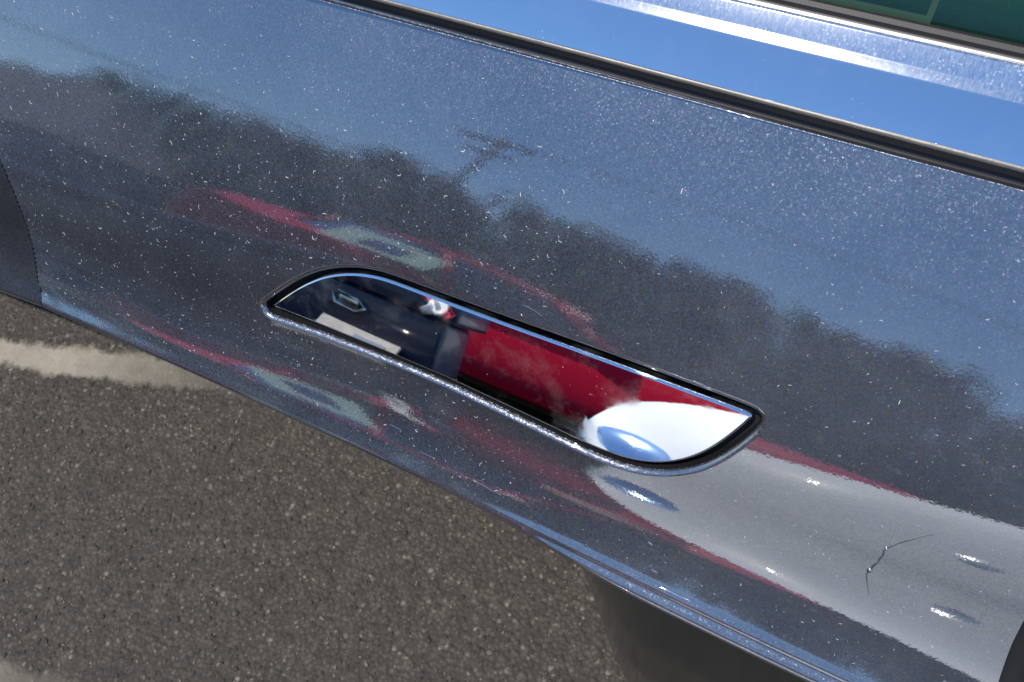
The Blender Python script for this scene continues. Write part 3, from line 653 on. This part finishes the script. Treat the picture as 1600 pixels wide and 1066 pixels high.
wheel(red,-2.75,-3.74,.33,1); wheel(red,.05,-3.74,.33,1); wheel(red,-2.75,-5.3,.33,-1); wheel(red,.05,-5.3,.33,-1)
for x0_,x1_ in ((-2.72,.05),): box('sill_cladding',(-2.4,-3.66,.2),(-.3,-3.595,.42),M['black'],red,.02)
bm=bmesh.new()
q=[bm.verts.new(v) for v in ((-2.52,-3.58,1.13),(-1.84,-3.58,1.11),(-1.80,-3.80,1.37),(-2.44,-3.80,1.40))]; bm.faces.new(q); bmesh.ops.solidify(bm,geom=bm.faces[:],thickness=.012)
bm_obj('sunshade',bm,M['screen'],red)
bm=bmesh.new()
q=[bm.verts.new(v) for v in ((-2.28,-3.655,1.19),(-2.02,-3.65,1.17),(-1.98,-3.755,1.30),(-2.24,-3.76,1.32))]; bm.faces.new(q); bmesh.ops.solidify(bm,geom=bm.faces[:],thickness=.01)
sp_=bm_obj('blue_patch',bm,M['bluespot'],red); sp_.location.y+=.03
reparent(red)
# white car
wc=empty('white_car',(1.6,-2.2,0),'white car parked close opposite, its nose mirrored in the handle and the lower door','car')
ws=[(-.25,.60,.66,.705,.0,.26),(-.17,.40,.70,.765,.005,.12),(-.04,.26,.76,.81,.015,.05),(.10,.25,.79,.84,.02,.02),(.30,.25,.83,.875,.03,0),(.6,.25,.86,.90,.03,0),(1.2,.25,.90,.97,.03,0),(2.6,.25,.92,.99,.02,0),(3.9,.27,.93,1.0,.02,0),(4.2,.32,.9,.97,.01,.05),(4.35,.45,.85,.9,0,.2)]
car_body(wc,M['white'],ws,-1.25,2.0,(0,.05,.12,.20,.28,.37,.46,.56))
greenhouse(wc,M['white'],M['car_glass'],(1.35,3.9),(1.95,3.3),-1.35,1.8,.975,[0.03,.5,1.0],1.44,.35,.45)
for x_ in (1.45,3.55):
    wheel(wc,x_,-1.42,.33,1); wheel(wc,x_,-3.0,.33,-1)
def lamp(x0,x1,y0,y1,z0,z1):
    bm=bmesh.new(); bmesh.ops.create_uvsphere(bm,u_segments=20,v_segments=12,radius=1)
    for v in bm.verts: v.co=Vector(((x0+x1)/2+v.co.x*(x1-x0)/2,(y0+y1)/2+v.co.y*(y1-y0)/2+(v.co.x)*.03,(z0+z1)/2+v.co.z*(z1-z0)/2-v.co.x*.045))
    return bm_obj('headlight',bm,M['lens'],wc,True)
for y_,sg in ((-1.55,1),(-2.95,-1)):
    bm=bmesh.new(); bmesh.ops.create_uvsphere(bm,u_segments=32,v_segments=24,radius=.12)
    n_=Vector((-.15,.58*sg,.79)).normalized(); c_=Vector((-.085,y_,.59))-n_*.096
    for v in bm.verts: v.co=Vector((v.co.x*1.7,v.co.y,v.co.z-v.co.x*.25))+c_
    bm_obj('headlight',bm,M['lens'],wc,True)
bm=bmesh.new(); bmesh.ops.create_uvsphere(bm,u_segments=32,v_segments=24,radius=.07)
n_=Vector((-.26,.46,.85)).normalized(); c_=Vector((.585,-1.415,.54))-n_*.054
for v in bm.verts: v.co=Vector((v.co.x*1.25,v.co.y,v.co.z))+c_
bm_obj('glint_dome',bm,M['satin'],wc,True)  # dome added on the fender only to throw sun glints
reparent(wc)
# navy chest added as stand-in for the dark reflection in the handle
ch=empty('chest_stand_in',(-1.58,-1.6,0),'added navy box standing in for a dark mirrored shape, with a pale panel and silver latch','stand-in box')
box('stand_in_body',(-2.6,-1.50,.06),(-.60,-1.32,.785),M['navy'],ch,.02,3)
box('lid',(-2.63,-1.53,.788),(-.57,-1.30,.86),M['navy'],ch,.018,3)
for fx in (-2.5,-.7):
    for fy in (-1.45,-1.37): box('foot',(fx-.04,fy-.04,0),(fx+.04,fy+.04,.058),M['black'],ch)
def slope(name,x0,x1,t0,t1,lift,mat):
    A=lambda x,t,l:(x,-1.235+.10*(1-t)+.6*l,.49+.155*t+.8*l)
    V=[A(x0,t0,lift),A(x1,t0,lift),A(x1,t1,lift),A(x0,t1,lift),A(x0,t0,lift-.008),A(x1,t0,lift-.008),A(x1,t1,lift-.008),A(x0,t1,lift-.008)]
    return mesh(name,V,[(0,1,2,3),(7,6,5,4),(0,4,5,1),(1,5,6,2),(2,6,7,3),(3,7,4,0)],mat,ch,smooth=False)
for bx_ in (-.86,-.72): box('bracket',(bx_,-1.322,.60),(bx_+.02,-1.225,.625),M['black'],ch)
slope('label_panel',-.89,-.66,0,1,0,M['beige']); slope('label_square',-.78,-.69,.3,.85,.004,M['greypanel'])  # pale panel added and tilted into the sun for its reflection
def ring_latch(x,z):
    bm=bmesh.new(); add_tube(bm,[(x-.05,-1.30,z+.012),(x-.03,-1.294,z+.025),(x+.03,-1.294,z+.02),(x+.055,-1.30,z-.004),(x+.03,-1.294,z-.03),(x-.03,-1.294,z-.022),(x-.05,-1.30,z+.012)],.007,8)
    add_box(bm,(x-.03,-1.305,z-.018),(x+.03,-1.298,z+.014),.002); return bm_obj('latch',bm,M['silver'],ch,True)
ring_latch(-.87,.72)
reparent(ch)
# cloth added on the chest corner as stand-in for a small reflection
bm=bmesh.new(); bmesh.ops.create_grid(bm,x_segments=14,y_segments=10,size=.5)
rr_=random.Random(3)
for v in bm.verts:
    u_,t_=v.co.x+.5,v.co.y+.5
    yy=-1.44+.13*min(t_*2,1)+.10*max(0,t_-.5); zz=.868-.10*max(0,t_-.5)*1.2+.008*math.sin(u_*19)+.006*math.sin(t_*17+u_*5)
    v.co=Vector((-.66+.08*u_+.02*math.sin(t_*9),yy+.01*math.sin(u_*14)+.01,zz))
bmesh.ops.solidify(bm,geom=bm.faces[:],thickness=.004)
def rag_mat():
    a=NT('white_and_red_cloth'); s=a.n('SeparateXYZ',i_Vector=a.n('TexCoord').outputs['Generated']).outputs[0]
    a.set(Base_Color=a.ramp(s,[(.0,(.6,.05,.1)),(.22,(.6,.05,.1)),(.25,(.8,.78,.75)),(.7,(.8,.78,.75)),(.74,(.55,.05,.09))]),Roughness=.9); return a.m
tag(bm_obj('cloth_stand_in',bm,rag_mat(),None,True),'added white and red cloth standing in for a small mirrored shape on the navy box','cloth')
# trees
def tree_meshes(seed,leaf,h,wd):
    rg=np.random.default_rng(seed); bm=bmesh.new()
    add_tube(bm,[(0,0,0),(.05,.03,h*.3),(-.05,.05,h*.6),(.0,0,h*.85)],.18,8,.05)
    for k in range(6):
        a=k*1.05+rg.random(); add_tube(bm,[(0,0,h*.35),(.5*math.cos(a)*wd*.5,.5*math.sin(a)*wd*.5,h*.5),(math.cos(a)*wd*.7,math.sin(a)*wd*.7,h*.72)],.08,6,.02)
    tm=bpy.data.meshes.new('trunk'); bm.to_mesh(tm); bm.free(); tm.materials.append(M['bark'])
    V=[];F=[]; cl=[]
    for k in range(46):
        a=rg.uniform(0,6.28); r=wd*math.sqrt(rg.random()); z=h*(.2+.74*rg.random()); f=1-((z/h-.45)/.62)**2; cl.append((r*math.cos(a)*max(f,.3),r*math.sin(a)*max(f,.3),z,rg.uniform(.45,.8)))
    for cx,cy_,cz_,cr_ in cl:
        for q in range(85):
            d=rg.normal(size=3); d/=np.linalg.norm(d); c=np.array([cx,cy_,cz_])+d*cr_*rg.uniform(.3,1.3); c[2]=min(c[2],h*1.02)
            u_=rg.normal(size=3); u_/=np.linalg.norm(u_); v_=np.cross(u_,d); v_/=max(np.linalg.norm(v_),1e-6); s=rg.uniform(.07,.16); b=len(V)
            V+= [c-u_*s,c+v_*s*.6,c+u_*s,c-v_*s*.6]; F.append((b,b+1,b+2,b+3))
    cm=bpy.data.meshes.new('crown'); cm.from_pydata([tuple(v) for v in V],[],F); cm.materials.append(leaf); return tm,cm
kinds=[tree_meshes(1,M['leaf'],5.2,2.1),tree_meshes(2,M['leaf'],5.6,2.5),tree_meshes(3,M['leaf2'],4.6,2.2)]
tl=[(-31,-24,1,1.08),(-27.2,-21,0,1.02),(-24,-23,2,1.0),(-21,-20,2,1.0),(-18.3,-21,0,1.02),(-15.8,-20,1,.98),(-13,-21,0,1.04),(-10.6,-20.5,1,.95),(-7.8,-21,0,.98),(-5.2,-20,1,.96),(-2.6,-21,0,1.03),(-.2,-20.5,1,1.0),(2.4,-21,1,1.04),(5,-20,0,1.02),(7.6,-21,1,.95),(10.5,-21,0,1.0),(13.5,-20,1,1.0)]
places=['far left end of the row','behind the slate blue house','beside the slate blue house','just right of the slate blue house','left of the utility pole','second left of the utility pole','directly left of the pole','under the wooden utility pole','right of the utility pole','behind the red car nose','behind the middle of the red car','behind the gap between red and white cars','behind the white car nose','behind the white car cabin','behind the white car tail','second from the right end','right end of the row']
for k_ in range(15):
    tl.append((-29+2.9*k_+(k_%3)*.4,-23.6,(0,1)[k_%2],1.14+.03*((k_*7)%3))); places.append(['above','left of','right of','over'][k_%4]+' a gap '+['of the front row at the far left','of the front row left of the house gable','over the house chimney end','just beyond the house','at the left of the pole','near the pole foot','right behind the pole','seen over the red car bonnet','seen over the red car roof','seen over the red car tail','between red and white cars','over the white bonnet','over the white windscreen','over the white roof','at the far right'][k_])
for i,(x,y,kd,s) in enumerate(tl):
    r=empty('tree',(x,y,0),('olive green' if kd==2 else 'dark green')+' tree '+places[i],'tree','trees beyond the parking lot'); r.rotation_euler.z=i*1.3; r.scale=(s*1.08,s*1.08,s*1.08)
    tr=bpy.data.objects.new('trunk',kinds[kd][0]); COL.objects.link(tr); tr.parent=r
    c=bpy.data.objects.new('crown',kinds[kd][1]); COL.objects.link(c); c.parent=r
# hedge mass behind so no gaps at the foot
bm=bmesh.new(); rgr=random.Random(8)
for i in range(5200):
    c=Vector((rgr.uniform(-36,18),rgr.uniform(-22.8,-21.6),rgr.uniform(.1,4.6)));
    u_=Vector([rgr.gauss(0,1) for _ in range(3)]).normalized()*.33; v_=u_.orthogonal().normalized()*.25
    bm.faces.new([bm.verts.new(c+a) for a in (-u_,v_,u_,-v_)])
h=bm_obj('hedge',bm,M['leaf']); h['kind']='stuff'
# house
hs=empty('house',(-22,-17.5,0),'slate blue house with a dark pitched roof at the left of the trees','house')
box('wall',(-34,-19.5,0),(-17.5,-14.5,3.3),M['wall'],hs,off=(-22,-17.5,0))
V=[(-34.4,-19.9,3.2),(-17.1,-19.9,3.2),(-17.1,-14.1,3.2),(-34.4,-14.1,3.2),(-34.4,-17,4.9),(-18.6,-17,4.9)]
V=[(x+22,y+17.5,z) for x,y,z in V]; mesh('roof',V,[(0,1,5,4),(3,4,5,2),(1,2,5),(0,4,3),(0,3,2,1)],M['roof'],hs,smooth=False)
for i in range(5):
    x=-32.5+3.1*i; f=box('window',(x,-14.5,1.0),(x+1.3,-14.42,2.3),M['gutter'],hs,off=(-22,-17.5,0)); box('pane',(x+.07,-14.43,1.07),(x+1.23,-14.40,2.23),M['winglass'],f,off=(-22,-17.5,0))
# utility pole and cable
pl=empty('utility_pole',(-9.3,-19.3,0),'weathered wooden utility pole with a crossarm above the trees','utility pole')
bm=bmesh.new(); add_tube(bm,[(-2.0,0,0),(.35,0,8.8)],.13,10,.09); bm_obj('pole',bm,M['wood'],pl,True)
box('crossarm',(-1.1,-.10,8.35),(1.2,.06,8.48),M['wood'],pl); box('crossarm',(-.7,-.10,7.7),(.8,.06,7.8),M['wood'],pl)
for x in (-1.0,-.5,.6,1.1):
    bm=bmesh.new(); add_tube(bm,[(x,-.02,8.48),(x,-.02,8.55),(x,-.02,8.64)],.05,8,.03); bm_obj('insulator',bm,M['rim'],pl,True)
bm=bmesh.new()
bmV=[]
def cable(a,b,sag,r=.02):
    pts_=[]
    for i in range(25):
        t=i/24; pts_.append((a[0]+(b[0]-a[0])*t,a[1]+(b[1]-a[1])*t,a[2]+(b[2]-a[2])*t-sag*4*t*(1-t)))
    bm=bmesh.new(); add_tube(bm,pts_,r,5); return bm_obj('overhead_cable',bm,M['black'],None,True)
tag(cable((-34,-19.2,8.4),(-9.4,-19.3,5.6),.35,.035),'dark overhead cable sagging from the pole over the house','cable')
tag(cable((-9.3+1.1,-19.3,8.6),(22,-18.5,9.6),.7),'dark overhead cable running right from the pole crossarm','cable')
